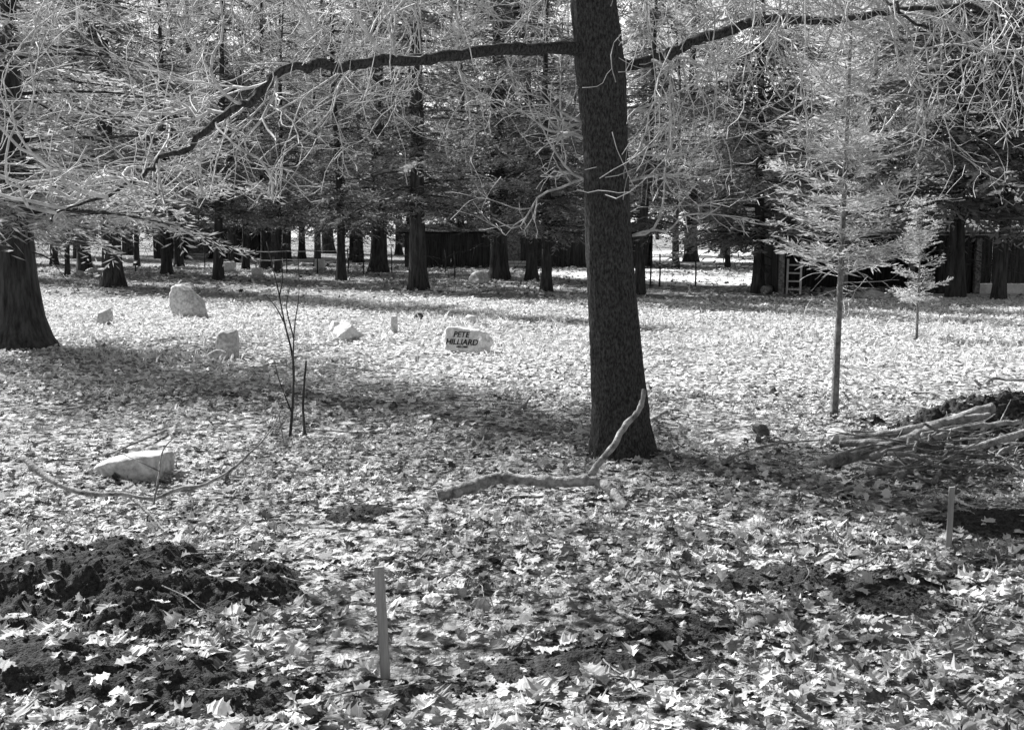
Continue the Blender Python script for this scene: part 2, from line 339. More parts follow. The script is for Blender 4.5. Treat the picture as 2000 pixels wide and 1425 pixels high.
for z,pts in [(3.6,[(1.9,7.4,3.9),(2.8,6.4,3.8),(3.3,5.6,3.6)]),
              (3.9,[(-.2,7,4.0),(-.5,6.2,3.8),(-.9,5.4,3.6)]),(4.0,[(.9,7.2,4.0),(1.1,6.4,3.85),(1.3,5.6,3.7)]),
              (3.9,[(2.3,8.5,4.2),(3.8,8.4,4.0),(5.2,8.0,3.6)]),(3.9,[(-.8,8.9,4.0),(-2.6,9.3,3.9),(-4.4,9.6,3.5)]),
              (4.2,[(1.9,9.8,4.5),(3.2,11,4.5),(4.4,12,4.1)]),(4.2,[(-.6,9.8,4.5),(-1.6,11.2,4.5),(-2.9,12.2,4.2)]),
              (3.8,[(2.2,8.0,4.0),(3.2,7.4,3.6),(4.2,7.0,3.1)]),(3.9,[(-.9,8.2,4.2),(-2.4,7.9,4.0),(-3.8,8.2,3.5)]),
              (4.0,[(.9,10,4.4),(1.2,11.4,4.5),(1.4,12.6,4.2)]),(4.0,[(0,10,4.4),(-1.2,12,4.6),(-1.4,13.6,4.3)]),(3.9,[(-1.5,10,4.2),(-3.5,11,4.3),(-5.4,12.0,3.9)]),
              (4.0,[(-.3,8,4.1),(-1.4,6.9,3.9),(-2.2,6.2,3.7)]),(3.7,[(1.6,8.0,3.8),(2.2,7.2,3.4),(2.7,6.8,3.0)])]:
    pp=smoothpath([top(z)]+[np.array(a,float) for a in pts],40); pp[1:]+=np.cumsum(rng.normal(0,.022,(39,3)),0)
    limbs.append((pp,.034,.007))
for li,(pp,r0,r1) in enumerate(limbs):
    bl=B(); n=len(pp); jit=np.cumsum(rng.normal(0,.010,(n,3)),0); jit-=jit[-1]*np.linspace(0,1,n)[:,None]; pp=pp+jit*np.minimum(1,np.arange(n)/5)[:,None]
    rr=np.linspace(r0,r1,n)*(1+.12*rng.normal(0,1,n)*.6); rr[:4]*=[1.6,1.4,1.2,1.08]
    bl.tube(pp-base,rr,9)
    ob("limb",bl.out("limb",M_oak),parent=oak)
    bt=B(); tt=np.gradient(pp,axis=0); tt/=np.linalg.norm(tt,axis=1)[:,None]
    Ltot=np.linalg.norm(np.diff(pp,axis=0),axis=1).sum()
    ns=int(Ltot*(5.0 if li<2 else 4.0))
    for _ in range(ns):
        u=rng.uniform(.10,1); i=min(n-1,int(u*n)); d=tt[i]; s=rng.normal(0,1,3)
        if li==0: s[1]=abs(s[1])*(1 if rng.random()<.7 else -1)
        s-=d*s.dot(d); s/=np.linalg.norm(s)
        nd=d*.75+s; nd/=np.linalg.norm(nd)
        grow(bt,pp[i]-0,nd,rng.uniform(.7,1.8),rng.uniform(.006,.014),0,2,.055,5,ch=(4,5),cr=.3)
    for v in range(len(bt.V)): bt.V[v]=bt.V[v]-base
    ob("twigs",bt.out("twigs",M_twig),parent=oak)
bt=B()
for px,py,sx in [(1140,270,-1),(1140,350,-1),(1225,355,1),(1235,460,1),(1230,300,1),(1142,240,-1),(1228,220,1)]:
    s=P(px,py,dB); 
    for _ in range(2): grow(bt,s,np.array([sx*.9,rng.uniform(-.6,.3),rng.uniform(-.1,.4)]),rng.uniform(.6,1.2),.011,0,2,.04,5,zmin=1.7,ch=(3,4))
for v in range(len(bt.V)): bt.V[v]=bt.V[v]-base
ob("twigs",bt.out("twigs",M_twig),parent=oak)
# ------------------------------------------------------------ conifers
def conifer(seed,H,R,r0,zmin,nb,blen,bw,sp,droop=.35,lean=(0,0),bare=10,nb2=8,flare=.45,up=1.25,tm_m=None,taper=.75,Lr=(.55,1.15),bz=(.45,1.6),bL=(.3,.8)):
    global rng
    keep=rng; rng=np.random.default_rng(seed)
    z=np.concatenate([[-.1,.05,.2,.5,1.0],np.linspace(1.2,H,14)])
    path=np.stack([lean[0]*(np.clip(z,0,H)/H)**1.2*H+.03*np.sin(z*.9+seed)*min(1,r0*8),lean[1]*z+.03*np.cos(z*.7+seed)*min(1,r0*8),z],-1)
    rad=r0*(1-np.clip(z,0,H)/H)**.95+r0*flare*np.exp(-np.clip(z,0,9)*4)+.004
    tb=B(); k=20; zf=np.linspace(-.1,H,90); pf=np.stack([np.interp(zf,z,path[:,0]),np.interp(zf,z,path[:,1]),zf],-1); rf=np.interp(zf,z,rad)
    tb.tube(pf,rf,k); 
    Vt=tb.V[0]; ang=np.arctan2(Vt[:,1],Vt[:,0]); 
    cc=np.stack([np.interp(Vt[:,2],z,path[:,0]),np.interp(Vt[:,2],z,path[:,1]),Vt[:,2]],-1)
    dv=Vt-cc; dv[:,2]=0; Vt+=dv*(.3*(fbm(np.cos(ang)*3+seed,np.sin(ang)*3+Vt[:,2]*.6,seed,3)-.5))[:,None]
    tm=tb.out("trunk",tm_m or M_bark)
    c=B(); BV=[];BS=[]
    for i in range(bare):
        zz=rng.uniform(bz[0]*zmin,zmin*bz[1]); a=rng.uniform(0,6.28); p0=np.array([np.interp(zz,z,path[:,0]),np.interp(zz,z,path[:,1]),zz])
        grow(c,p0,np.array([math.cos(a),math.sin(a),-.1 if R>1 else .25]),R*rng.uniform(*bL),.012*(r0/.25)**.5,0,1,.05,4,1,.12,zmin=.3,ch=(2,4),step=.2 if R>1 else .07,ymin=-1e9,rmin=.004 if R>1 else .002)
    for i in range(nb):
        u=rng.random()**up; zz=zmin+(H-zmin)*u*.98; a=rng.uniform(0,6.28)
        L=(R*(1-u)**taper*rng.uniform(*Lr))+.12*R
        p0=np.array([np.interp(zz,z,path[:,0]),np.interp(zz,z,path[:,1]),zz]); o=np.array([math.cos(a),math.sin(a),0]); sd=np.array([-o[1],o[0],0])
        dr=droop*rng.uniform(.3,1.6); t=np.linspace(0,1,7); wv=rng.normal(0,.08,2)
        path_b=lambda t: p0+o*(L*t)[...,None]+sd*(wv[0]*L*t*t)[...,None]+np.array([0,0,1.])*((.15*t-dr*t*t+.12*dr*t**4)*L)[...,None]
        c.tube(path_b(t),np.linspace(.012+.006*L,.004,7)*(1 if R>1 else .35),4,1,cap=False)
        m=max(4,int(L*sp)); tt=rng.uniform(.06,1,m); bp=path_b(tt); side=np.where(rng.random(m)<.5,-1,1)
        bd=o[None]*rng.uniform(.3,1,m)[:,None]+sd[None]*(side*rng.uniform(.4,1,m))[:,None]+np.array([0,0,1.])*rng.uniform(-.6,.15,m)[:,None]*(1 if droop>0 else -1)
        bd/=np.linalg.norm(bd,axis=1)[:,None]; bl=blen*rng.uniform(.7,1.5,m)*(1.1-.5*tt)
        s=np.linspace(.05,1,nb2)
        q=bp[:,None,:]+bd[:,None,:]*(bl[:,None]*s[None])[...,None]; q[:,:,2]-=(bl[:,None]*s[None]**2)*(.25 if droop>0 else 0)
        pr=np.cross(bd,np.array([0,0,1.])); pr/=np.linalg.norm(pr,axis=1)[:,None]+1e-6
        sg=np.where(np.arange(nb2)%2==0,1,-1)
        dd=bd[:,None,:]*.8+pr[:,None,:]*(sg[None,:,None]*.8)+rng.normal(0,.3,(m,nb2,3)); dd/=np.linalg.norm(dd,axis=2)[...,None]
        ln=bl[:,None]*.5*(1.15-.6*s[None])*rng.uniform(.7,1.3,(m,nb2))
        wv3=rng.normal(0,1,(m,nb2,3)); wv3=np.cross(dd,wv3); wv3/=np.linalg.norm(wv3,axis=2)[...,None]+1e-6
        wd=bw*rng.uniform(.6,1.4,(m,nb2,1))
        tri=np.stack([q,q+dd*ln[...,None]*.45+wv3*wd,q+dd*ln[...,None],q+dd*ln[...,None]*.45-wv3*wd],2)
        BV.append(tri.reshape(-1,3)); BS.append(np.repeat(np.clip(rng.normal(.5,.25)+rng.normal(0,.15,m*nb2),0,1),4))
    BV=np.vstack(BV); BS=np.concatenate(BS)
    c.add(BV,np.arange(len(BV)).reshape(-1,4),None,0,BS)
    rng=keep
    return tm,c
def addtree(name,tm,cm,loc,rz,s,label,group=None,cat="tree"):
    e=ob(name,None,loc,label=label,cat=cat,group=group,rot=(0,0,rz)); e.scale=(s,s,s)
    ob("trunk",tm,parent=e); ob("crown",cm,parent=e); return e
kinds=[]
for sd,H,R,r0,zm,nb,ln in [(1,16,2.5,.24,2.2,240,(0,0)),(2,13.5,2.2,.18,1.95,215,(.015,.0)),(3,17,2.7,.30,2.4,255,(-.01,0)),(4,11,1.9,.13,1.9,160,(.05,.0)),(5,14,2.4,.16,2.1,215,(-.03,.01)),(6,8.5,2.2,.12,1.2,195,(.01,0))]:
    tm,c=conifer(sd,H,R,r0,zm,nb,.46,.022,8,lean=ln,bare=18,Lr=(.15,1.2)); kinds.append((tm,c.out("crown",[M_fol,M_bark],False)))
trees=[(105,517,1,.8),(165,530,0,.95),(133,538,3,.6),(220,560,2,.9),(325,535,1,.9),(428,547,3,1.05),(545,532,3,.9),(590,505,1,.9),(668,547,4,.85),(740,531,2,1.0),(818,566,0,.9),
 (973,546,0,1.1),(1040,548,4,1.05),(1066,569,1,.75),(1250,575,3,.9),(1478,572,5,1.15),(1350,512,2,.9),(1412,505,1,.9),(1545,500,0,1),(455,512,0,.8),(520,525,2,.7),(20,515,4,1),(268,520,3,.8),
 (1862,581,5,1.5),(1952,586,3,1.0),(1150,508,2,1),(880,505,1,1.1),(640,495,2,1.1),(380,500,2,1),(-40,540,0,1),(2060,560,5,1.2),(250,498,0,1.1),(60,498,1,1),(780,498,4,1.1),(1250,498,1,1.2),
 (1570,530,5,1.1),(1720,522,5,1.1),(1420,522,5,.8),(900,512,5,1.1),(1120,516,5,1.05),(690,508,5,1.1),(350,506,5,1.1),(470,500,5,1.2),(150,505,5,1.1),(1000,504,5,1.2),(1640,510,2,.9),(1800,512,1,1),(1950,520,1,.9)]
labs=["tall dark conifer standing at the clearing edge","slim conifer with drooping boughs in leaf litter","thick trunked conifer with flared base in shade","bushy dark conifer with low drooping boughs"]
for px,py,k,s in trees:
    g=G(px,py); addtree("conifer_tree",kinds[k][0],kinds[k][1],(g[0],g[1],0),rng.uniform(-.5,.5) if k in(3,4) else rng.uniform(0,6.28),s,labs[3] if k==5 else labs[0] if k<2 else labs[2] if k==2 else labs[1],"conifers along the forest edge")
tm,c=conifer(21,13,3.1,.31,1.8,215,.5,.012,10,droop=.3,bare=8,flare=.8,up=1.6,Lr=(.2,1.15),bL=(.2,.4))
g=G(38,682); addtree("conifer_tree",tm,c.out("crown",[M_folb,M_bark],False),(g[0],g[1],-.03),.4,1,"large pine with flared trunk and long bright needle boughs")
tm,c=conifer(31,4.5,.64,.030,1.3,150,.23,.0064,23,droop=-.22,bare=20,flare=.2,tm_m=M_ybark,up=1.0,taper=.6,lean=(.004,0),Lr=(.1,1.3),bz=(.7,1.3),bL=(.35,.9))
g=G(1630,816); addtree("young_cedar_tree",tm,c.out("crown",[M_foly,M_twig],False),(g[0],g[1],g1(g[0],g[1])),0,1,"slender young cedar with feathery pale foliage in leaves")
tm,c=conifer(35,2.1,.34,.016,.45,64,.17,.008,30,droop=-.3,bare=12,flare=.2,tm_m=M_ybark,up=.95,taper=.5,Lr=(.1,1.3),bL=(.4,1.0))
g=G(1790,662); addtree("young_cedar_tree",tm,c.out("crown",[M_foly,M_twig],False),(g[0],g[1],g1(g[0],g[1])),0,1,"small feathery cedar sapling near the shed")
def bare(seed,H,r0):
    global rng
    keep=rng; rng=np.random.default_rng(seed); t=B();c=B()
    pts=smoothpath([(0,0,-.1),(.05,0,H*.2),(.1,.1,H*.4),(0,.1,H*.7),(.2,0,H)],24); t.tube(pts,np.linspace(r0,r0*.15,24)*(1+.4*np.exp(-np.arange(24)*.9)),10)
    for i in range(22):
        k=rng.integers(6,23); a=rng.uniform(0,6.28)
        grow(c,pts[k],np.array([math.cos(a)*.7,math.sin(a)*.7,.8]),H*.42*rng.uniform(.6,1.1)*(1.15-k/30),r0*.35*(1.1-k/26),0,2,-.03,6,0,.14,zmin=.5,ch=(5,7),step=.35,ymin=-1e9,rmin=.010)
    rng=keep
    return t.out("trunk",M_bark),c.out("crown",M_twig)
bk=[bare(41,12,.2),bare(42,10,.16),bare(43,14,.24)]
for px,py,k,s in [(1700,540,0,1),(1800,525,1,1.1),(1900,530,0,1),(2020,520,2,1),(1500,515,1,1),(620,520,1,.9),(900,520,0,.9),(1100,515,1,1),(480,525,1,.9),(350,520,0,.9),(1320,525,1,.9),(1620,520,2,1),(1850,510,2,1.1),(700,512,2,.9),(60,530,1,1),(1000,510,1,1.1),(800,515,1,1),(560,510,0,1)]:
    g=G(px,py); addtree("bare_tree",bk[k][0],bk[k][1],(g[0],g[1],0),rng.uniform(0,6.28),s,"leafless tree with pale sunlit branches at forest edge","leafless trees at the forest edge")
n=640; y=rng.uniform(58,112,n); x=y*.72*rng.uniform(-1,1,n); hz=rng.uniform(.5,18,n)*np.where(x>18,.6,1); r=rng.uniform(.9,2.2,n)
m=110
off=rng.normal(0,.5,(n,m,3))*r[:,None,None]*np.array([1,1,.8]); ctr=np.stack([x,y,hz],-1)[:,None,:]+off
d=rng.normal(0,1,(n,m,3))+[0,0,-.4]; d/=np.linalg.norm(d,axis=2)[...,None]; s=np.cross(d,rng.normal(0,1,(n,m,3))); s/=np.linalg.norm(s,axis=2)[...,None]
ln=rng.uniform(.3,.7,(n,m,1))
tri=np.stack([ctr,ctr+d*ln*.5+s*.06,ctr+d*ln,ctr+d*ln*.5-s*.06],2).reshape(-1,3)
b=B(); b.add(tri,np.arange(len(tri)).reshape(-1,4),None,0,np.repeat(np.clip(.5+rng.normal(0,.25,n),0,1),m*4))
for i in range(40):
    yy=rng.uniform(56,110); xx=yy*.7*rng.uniform(-1,1); h=rng.uniform(9,18); l=rng.normal(0,1)
    b.tube([(xx,yy,-.1),(xx+l*.3+rng.normal(0,.3),yy,h/2),(xx+l,yy,h)],[rng.uniform(.10,.22),.1,.03],6,1)
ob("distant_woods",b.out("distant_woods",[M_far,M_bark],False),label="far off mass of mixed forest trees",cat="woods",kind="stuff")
# ------------------------------------------------------------ stones
import bmesh
def rockmesh(name,dim,seed,m,npl=9,cut=(.62,.95),rough=.05,boxy=0,sub=4,slant=0):
    r=np.random.default_rng(seed); bm=bmesh.new(); bmesh.ops.create_icosphere(bm,subdivisions=sub,radius=1)
    V=np.array([v.co[:] for v in bm.verts])
    if boxy: V=V/np.maximum(np.abs(V).max(1),1e-6)[:,None]*boxy+V*(1-boxy)
    for i in range(npl):
        d=r.normal(0,1,3); d/=np.linalg.norm(d); c=r.uniform(*cut)*(1+.3*boxy); s=V@d; over=np.maximum(s-c,0); V-=over[:,None]*d[None]*.93
    for i,v in enumerate(V):
        a=Vector(v*1.7+seed*3.1); n=mnoise.fractal(a,.8,2.1,5)
        V[i]*=1+rough*n
    if slant: V[:,2]=(V[:,2]+1)*(1-slant*V[:,0])-1
    V[:,2]-=(V[:,2].max()+V[:,2].min())/2
    V*=np.array(dim)/2/np.array([np.abs(V[:,0]).max(),np.abs(V[:,1]).max(),np.abs(V[:,2]).max()])
    V[:,2]+=dim[2]/2
    for v,c in zip(bm.verts,V): v.co=c
    for f in bm.faces: f.smooth=True
    me=bpy.data.meshes.new(name); bm.to_mesh(me); bm.free(); me.materials.append(m); return me
def stone(px,py,wpx,hpx,depth,seed,m,label,name="grave_stone",cat="stone",rot=(0,0,0),sink=.12,**kw):
    g=G(px,py); s=g[1]/F; W=wpx*s;Hh=hpx*s*(1+sink)
    me=rockmesh(name,(W,depth,Hh),seed,m,**kw)
    return ob(name,me,(g[0],g[1]+depth*.35,g1(g[0],g[1])-Hh*sink),label=label,cat=cat,rot=rot)
stone(366,620,84,66,.55,51,M_stone,"large rounded granite boulder marking a grave",name="boulder",npl=9,slant=.38,rough=.08,cut=(.55,.9))
stone(198,636,40,34,.25,52,M_stone,"small pointed granite stone in leaf litter",slant=-.35,cut=(.5,.85),rough=.1)
stone(442,696,44,56,.28,153,M_stone,"upright rough granite block grave marker",boxy=.6,npl=6,cut=(.85,1),rough=.10,slant=-.05)
stone(422,704,42,24,.2,54,M_stone,"small flat stone leaning before a granite marker",name="rock")
stone(682,668,70,38,.35,55,M_white,"jagged pale quartz rock with uneven top",name="rock",cut=(.5,.85),rough=.18,slant=.3)
stone(652,650,28,24,.2,155,M_white,"small pale rock beside a quartz rock",name="rock",cut=(.45,.8),rough=.14)
stone(770,652,13,36,.11,56,M_stone,"narrow upright stone post grave marker",boxy=.9,npl=3,rough=.06)
stone(818,624,20,14,.15,57,M_dstone,"small dark rock among grass tufts",name="rock")
stone(920,630,30,14,.3,58,M_white,"flat pale stone with sloping top",name="rock",npl=7,slant=.3)
stone(948,639,22,8,.1,59,M_stone,"thin leaning stone shard",name="rock",rot=(0,.5,0))
stone(243,936,155,54,.5,60,M_stone,"broad flat topped granite slab half buried in leaves",name="boulder",boxy=.5,npl=8,sink=.25,slant=-.2,rough=.08,cut=(.6,.9))
stone(935,556,42,26,.5,61,M_stone,"low granite boulder under the trees",name="boulder")
stone(1640,872,42,28,.22,62,M_stone,"rough stone at the end of a branch pile",name="rock")
stone(1493,864,48,32,.15,63,M_dstone,"dark broken bark chunk on leaves",name="bark_chunk",cat="wood",cut=(.3,.7),rough=.3)
stone(1560,775,18,12,.1,64,M_dstone,"small dark bark piece on leaves",name="bark_chunk",cat="wood")
stone(1512,768,16,18,.1,65,M_dstone,"small dark bark piece on leaves",name="bark_chunk",cat="wood")
for i,(px,py,w_,h_) in enumerate([(150,540,30,12),(176,533,22,10),(497,617,16,9),(590,520,14,8),(1120,527,16,8),(1140,530,10,7),(330,600,14,8)]):
    stone(px,py,w_,h_,.3,70+i,M_stone,"small field stone lying on the ground",name="rock")
g=G(909,692); s=g[1]/F; W=110*s; Hh=49*s*1.15; Dp=.26
me=rockmesh("body",(W,Dp,Hh),66,M_white,npl=8,cut=(.80,.95),rough=.12,boxy=.48,slant=.12,sub=5)
V=np.array([v.co[:] for v in me.vertices]); yf=-Dp/2+.03
inn=np.clip((.40*W-np.abs(V[:,0]+.03))/(.10*W),0,1)*np.clip((V[:,2]-.05*Hh)/(.06*Hh),0,1)*np.clip((.95*Hh-V[:,2])/(.12*Hh),0,1)*(V[:,1]<0)
V[:,1]=V[:,1]*(1-inn)+inn*(yf+.003*np.sin(V[:,0]*20))
me.vertices.foreach_set("co",V.ravel().astype(np.float32)); me.update()
hs=ob("engraved_headstone",None,(g[0],g[1]+.1,g1(g[0],g[1])-Hh*.05),label="pale engraved headstone with rounded corners in leaves",cat="gravestone",rot=(math.radians(-20),0,math.radians(-20)))
ob("body",me,parent=hs)
dg=bpy.context.evaluated_depsgraph_get
def text(t,size,x,z):
    cu=bpy.data.curves.new("inscription",'FONT'); cu.body=t; cu.size=size; cu.align_x='CENTER'; cu.extrude=.009; cu.offset=.0004; cu.shear=.12
    o=bpy.data.objects.new("tmp_text",cu); COL.objects.link(o); bpy.context.view_layer.update()
    me2=bpy.data.meshes.new_from_object(o.evaluated_get(dg())); me2.name="inscription"; COL.objects.unlink(o); bpy.data.objects.remove(o)
    me2.materials.clear(); me2.materials.append(M_ink)
    ob("inscription",me2,(x,yf,z),parent=hs,rot=(math.pi/2,0,0))
text("PETE",.11,-.06,Hh*.57); text("HILLIARD",.112,-.04,Hh*.30); text("1850-1934",.038,-.03,Hh*.19)
for px,py,w_,h_ in [(448,533,24,18),(503,541,20,14),(625,527,18,16),(545,520,14,14)]:
    g=G(px,py); s=g[1]/F; e=ob("stone_marker",None,(g[0],g[1],0),label="pale squared stone marker with plinth",cat="gravestone",group="pale markers under trees",rot=(0,0,rng.uniform(-.3,.3)))
    b=B(); b.box((0,0,.04),(w_*s*1.15,.4,.08)); ob("plinth",b.out("plinth",M_stone,False),parent=e)
    me=rockmesh("block",(w_*s,.3,h_*s),int(px),M_white,npl=3,cut=(.85,.98),rough=.02,boxy=.9,sub=3); ob("block",me,(0,0,.07),parent=e)
# ------------------------------------------------------------ stakes
def stake(px,y0,y1,wpx,label,lean):
    g=G(px,y0); s=g[1]/F; h=(y0-y1)*s*1.0; w_=wpx*s
    b=B(); n=12; V=[];q=[]
    for i in range(n):
        t=i/(n-1); z=-.1+(h+.1)*t; tap=1 if i else .25
        o=np.array([lean[0]*z+.002*math.sin(t*5),lean[1]*z])
        hw=w_/2*tap*(1+rng.normal(0,.02)); hd=.008*tap
        V+=[(o[0]-hw,o[1]-hd,z),(o[0]+hw,o[1]-hd,z+(.006 if i==n-1 else 0)),(o[0]+hw,o[1]+hd,z+(.006 if i==n-1 else 0)),(o[0]-hw,o[1]+hd,z)]
        if i: 
            a=(i-1)*4; q+=[[a+j,a+(j+1)%4,a+4+(j+1)%4,a+4+j] for j in range(4)]
    q+=[[(n-1)*4+j for j in range(4)],[3,2,1,0]]
    b.add(V,q); ob("wooden_stake",b.out("wooden_stake",M_stake,False),(g[0],g[1],float(soil(np.array([g[0]]),np.array([g[1]]))[0][0])),label=label,cat="stake",rot=(0,0,-.25))
stake(752,1318,1085,19,"flat weathered wooden survey stake driven into leaves",(-.035,0))
stake(1851,1080,950,11,"thin wooden stake standing in loose soil",(.02,0))
# ------------------------------------------------------------ fallen branches
def gp(px,py,dz=0):
    g=G(px,py); g[2]=g1(g[0],g[1])+dz; return g
def branch(name,pts,r0,r1,label,n=40,subs=(),m=M_dead,k=10,group=None,knob=.08):
    o=pts[0].copy(); o[2]=0
    b=B(); pp=smoothpath(pts,n)-o; pp[1:-1]+=rng.normal(0,r0*.10,(n-2,3))
    b.tube(pp,np.linspace(r0,r1,n)*(1+rng.normal(0,knob,n)),k)
    for sp_,a,c in subs:
        q=smoothpath(sp_,24)-o; q[1:-1]+=rng.normal(0,a*.12,(22,3)); b.tube(q,np.linspace(a,c,24)*(1+rng.normal(0,knob*.6,24)),8)
    return ob(name,b.out(name,m),tuple(o),label=label,cat="branch",group=group)
A=[gp(855,985,.05),gp(905,978,.07),gp(950,968,.10),gp(985,965,.11),gp(1060,968,.09),gp(1120,970,.10),gp(1170,970,.10),gp(1200,980,.06),gp(1222,992,.0)]
yb=gp(1148,960)[1]
S1=[P(1148,945,yb),P(1165,910,yb+.02),P(1198,870,yb+.08),P(1220,832,yb+.14),P(1245,805,yb+.2),P(1254,785,yb+.22),P(1258,760,yb+.24)]
branch("fallen_branch",A,.044,.030,"gnarled fallen oak branch with one limb sticking up",subs=[(S1,.026,.016)],knob=.10,n=60)
Lp=[P(45,905,7.2),P(75,930,7.1),P(110,955,7.0),P(170,975,6.9),P(240,978,6.85),P(300,985,6.85),P(350,966,6.95),P(400,958,7.0),P(450,930,7.2),P(500,885,7.4),P(530,850,7.6),P(548,810,7.7)]
Lp=[p+np.array([0,0,.04]) for p in Lp]
S1=[P(255,970,6.85),P(290,1000,6.7),P(320,1035,6.5)]
S2=[P(300,985,6.8),P(310,930,6.9),P(318,880,7.0),P(345,850,7.1)]
S3=[P(290,1000,6.8),P(275,1045,6.5),P(250,1062,6.4)]
S4=[P(450,930,7.2),P(500,930,7.1),P(545,905,7.0)]
S5=[P(312,920,6.9),P(270,900,6.9),P(225,880,7.0)]
branch("fallen_branch",Lp,.022,.004,"long curved fallen branch with raised thin twigs",knob=.12,subs=[(S1,.014,.005),(S2,.008,.003),(S3,.008,.003),(S4,.006,.002),(S5,.005,.002)])
branch("fallen_branch",[gp(1275,830,.03),gp(1300,818,.06),gp(1325,812,.05),gp(1345,818,.03)],.018,.01,"short curved stick behind the oak trunk",n=14)
branch("fallen_branch",[gp(1005,812,.03),gp(1025,800,.05),gp(1040,790,.1)],.02,.008,"short broken stick lying on leaves",n=12)
branch("fallen_branch",[gp(1895,745,.04),gp(1915,760,.03),gp(1940,748,.06),gp(1990,752,.06),gp(2040,745,.08)],.026,.012,"long crooked stick on sunlit leaves",n=20,subs=[([gp(1915,760,.04),P(1903,742,G(1915,760)[1])],.02,.012)])
branch("fallen_branch",[gp(1780,768,.03),gp(1830,775,.05),gp(1870,790,.03)],.018,.01,"crooked stick on sunlit leaves",n=16)
branch("fallen_branch",[gp(1770,790,.03),gp(1840,800,.04),gp(1900,790,.05)],.014,.008,"thin stick on sunlit leaves",n=16)
branch("fallen_branch",[gp(1400,925,.03),gp(1450,905,.05),gp(1520,888,.06),gp(1600,880,.06)],.012,.006,"thin stick on leaves beside the brush pile",n=16)
branch("fallen_branch",[gp(330,845,.03),gp(260,880,.05),gp(200,905,.06),gp(110,915,.04)],.010,.004,"thin twig lying across a slab",n=16)
r2=np.random.default_rng(5)
pl=[([(1605,925,.05),(1680,918,.10),(1760,908,.18),(1850,893,.27),(1935,882,.33)],.050,.038),([(1690,942,.05),(1760,938,.08),(1860,928,.10),(1990,940,.1)],.036,.024),([(1640,895,.1),(1720,905,.15),(1800,915,.18),(1900,925,.16)],.030,.018),([(1640,896,.12),(1740,900,.20),(1850,898,.28),(1930,892,.31)],.034,.024),([(1750,950,.05),(1830,935,.10),(1920,918,.18),(2040,900,.25)],.032,.026),([(1800,960,.02),(1780,935,.1),(1790,915,.18),(1830,895,.24)],.022,.014),([(1700,925,.12),(1790,918,.2),(1880,905,.26),(1990,900,.28)],.028,.02)]
for pts,a,c in pl:
    branch("dead_branch",[gp(x,y+r2.normal(0,3),h+r2.normal(0,.012)) for x,y,h in pts],a,c,"thick dead limb lying in a brush pile",group="branches heaped in a brush pile",knob=.06,n=30)
for i in range(54):
    cx=r2.uniform(1720,1995); cy=r2.uniform(890,955); ang=r2.normal(.1,.55); L=r2.uniform(35,130); h=r2.uniform(.04,.29)*(1-.5*abs(cx-1860)/160)
    pts=[]; bend=r2.normal(0,20); rise=r2.normal(.02,.055)
    for t in np.linspace(-1,1,6):
        x=cx+t*L*math.cos(ang)*.9+r2.normal(0,5); y=cy-t*L*math.sin(ang)*.35+bend*(t*t-.5)*.5
        pts.append(gp(x,min(max(y,870),985),max(.02,h+t*rise+r2.normal(0,.015))))
    sub=[]
    if r2.random()<.6:
        q=pts[3]; v=np.array([r2.normal(0,.22),r2.normal(0,.15),r2.uniform(0,.10)]); sub=[([q,q+v,q+v*1.8+r2.normal(0,.06,3)],.007,.003)]
    a=.006+.015*r2.random()**1.5
    branch("dead_branch",pts,a,a*.5,"crooked dead branch lying in a brush pile",n=18,k=6,group="branches heaped in a brush pile",subs=sub,m=M_dead if i%2==0 else M_dead2,knob=.07)
# ------------------------------------------------------------ sapling
g=G(570,856); e=ob("bare_sapling",None,(g[0],g[1],g1(g[0],g[1])),label="leafless multi stemmed sapling rising from leaves",cat="plant")
d=g[1]
def st(pts,r0,r1,n=26):
    b=B(); pp=smoothpath([P(x,y,d+dd)-g for x,y,dd in pts],n); pp[0,2]=-.03; b.tube(pp,np.linspace(r0,r1,n)*(1+rng.normal(0,.05,n)),6); return b
b=st([(566,856,0),(572,780,0),(572,700,.05),(556,630,.1),(540,550,.1),(520,470,.15)],.014,.003)
for pts in [[(572,720,0),(575,640,0),(584,570,0),(582,500,0)],[(556,630,.1),(540,600,.1),(520,575,.0)],[(545,580,.1),(552,540,.1),(548,505,.1)],[(574,660,0),(560,600,-.1),(566,560,-.1)],[(568,800,0),(545,740,-.1),(535,700,-.1)]]:
    pp=smoothpath([P(x,y,d+dd)-g for x,y,dd in pts],14); b.tube(pp,np.linspace(.007,.0025,14),5)
ob("stem",b.out("stem",M_bark),parent=e)
b=st([(597,860,.02),(592,800,.02),(594,750,0),(598,703,0)],.012,.008); ob("stem",b.out("stem",M_bark),parent=e)
b=st([(552,850,-.1),(545,800,-.15),(556,760,-.1),(560,690,-.1)],.006,.002); ob("stem",b.out("stem",M_dead),parent=e)
# ------------------------------------------------------------ buildings
def boards(b,x0,x1,y,z0,z1,w_=.16,axis='x',lo=0):
    n=int((x1-x0)/w_)
    for i in range(n):
        c=x0+(i+.5)*w_; o=rng.uniform(-.008,.008)
        if axis=='x': b.box((c,y+o,(z0+z1)/2),(w_*.93,.03,z1-z0))
        else: b.box((y+o,c,(z0+z1)/2),(.03,w_*.93,z1-z0))
def shingle(b,x0,x1,y0,z0,y1,z1,row=.22):
    L=math.hypot(y1-y0,z1-z0); n=int(L/row); a=math.atan2(z1-z0,y1-y0)
    for i in range(n):
        t=(i+.5)/n; xx=x0
        while xx<x1-.05:
            w_=rng.uniform(.12,.24); w_=min(w_,x1-xx)
            b.box((xx+w_/2,y0+(y1-y0)*t,z0+(z1-z0)*t+rng.uniform(0,.012)+.02),(w_*.95,row*1.15,.018),rx=a+.06*np.sign(y1-y0)); xx+=w_
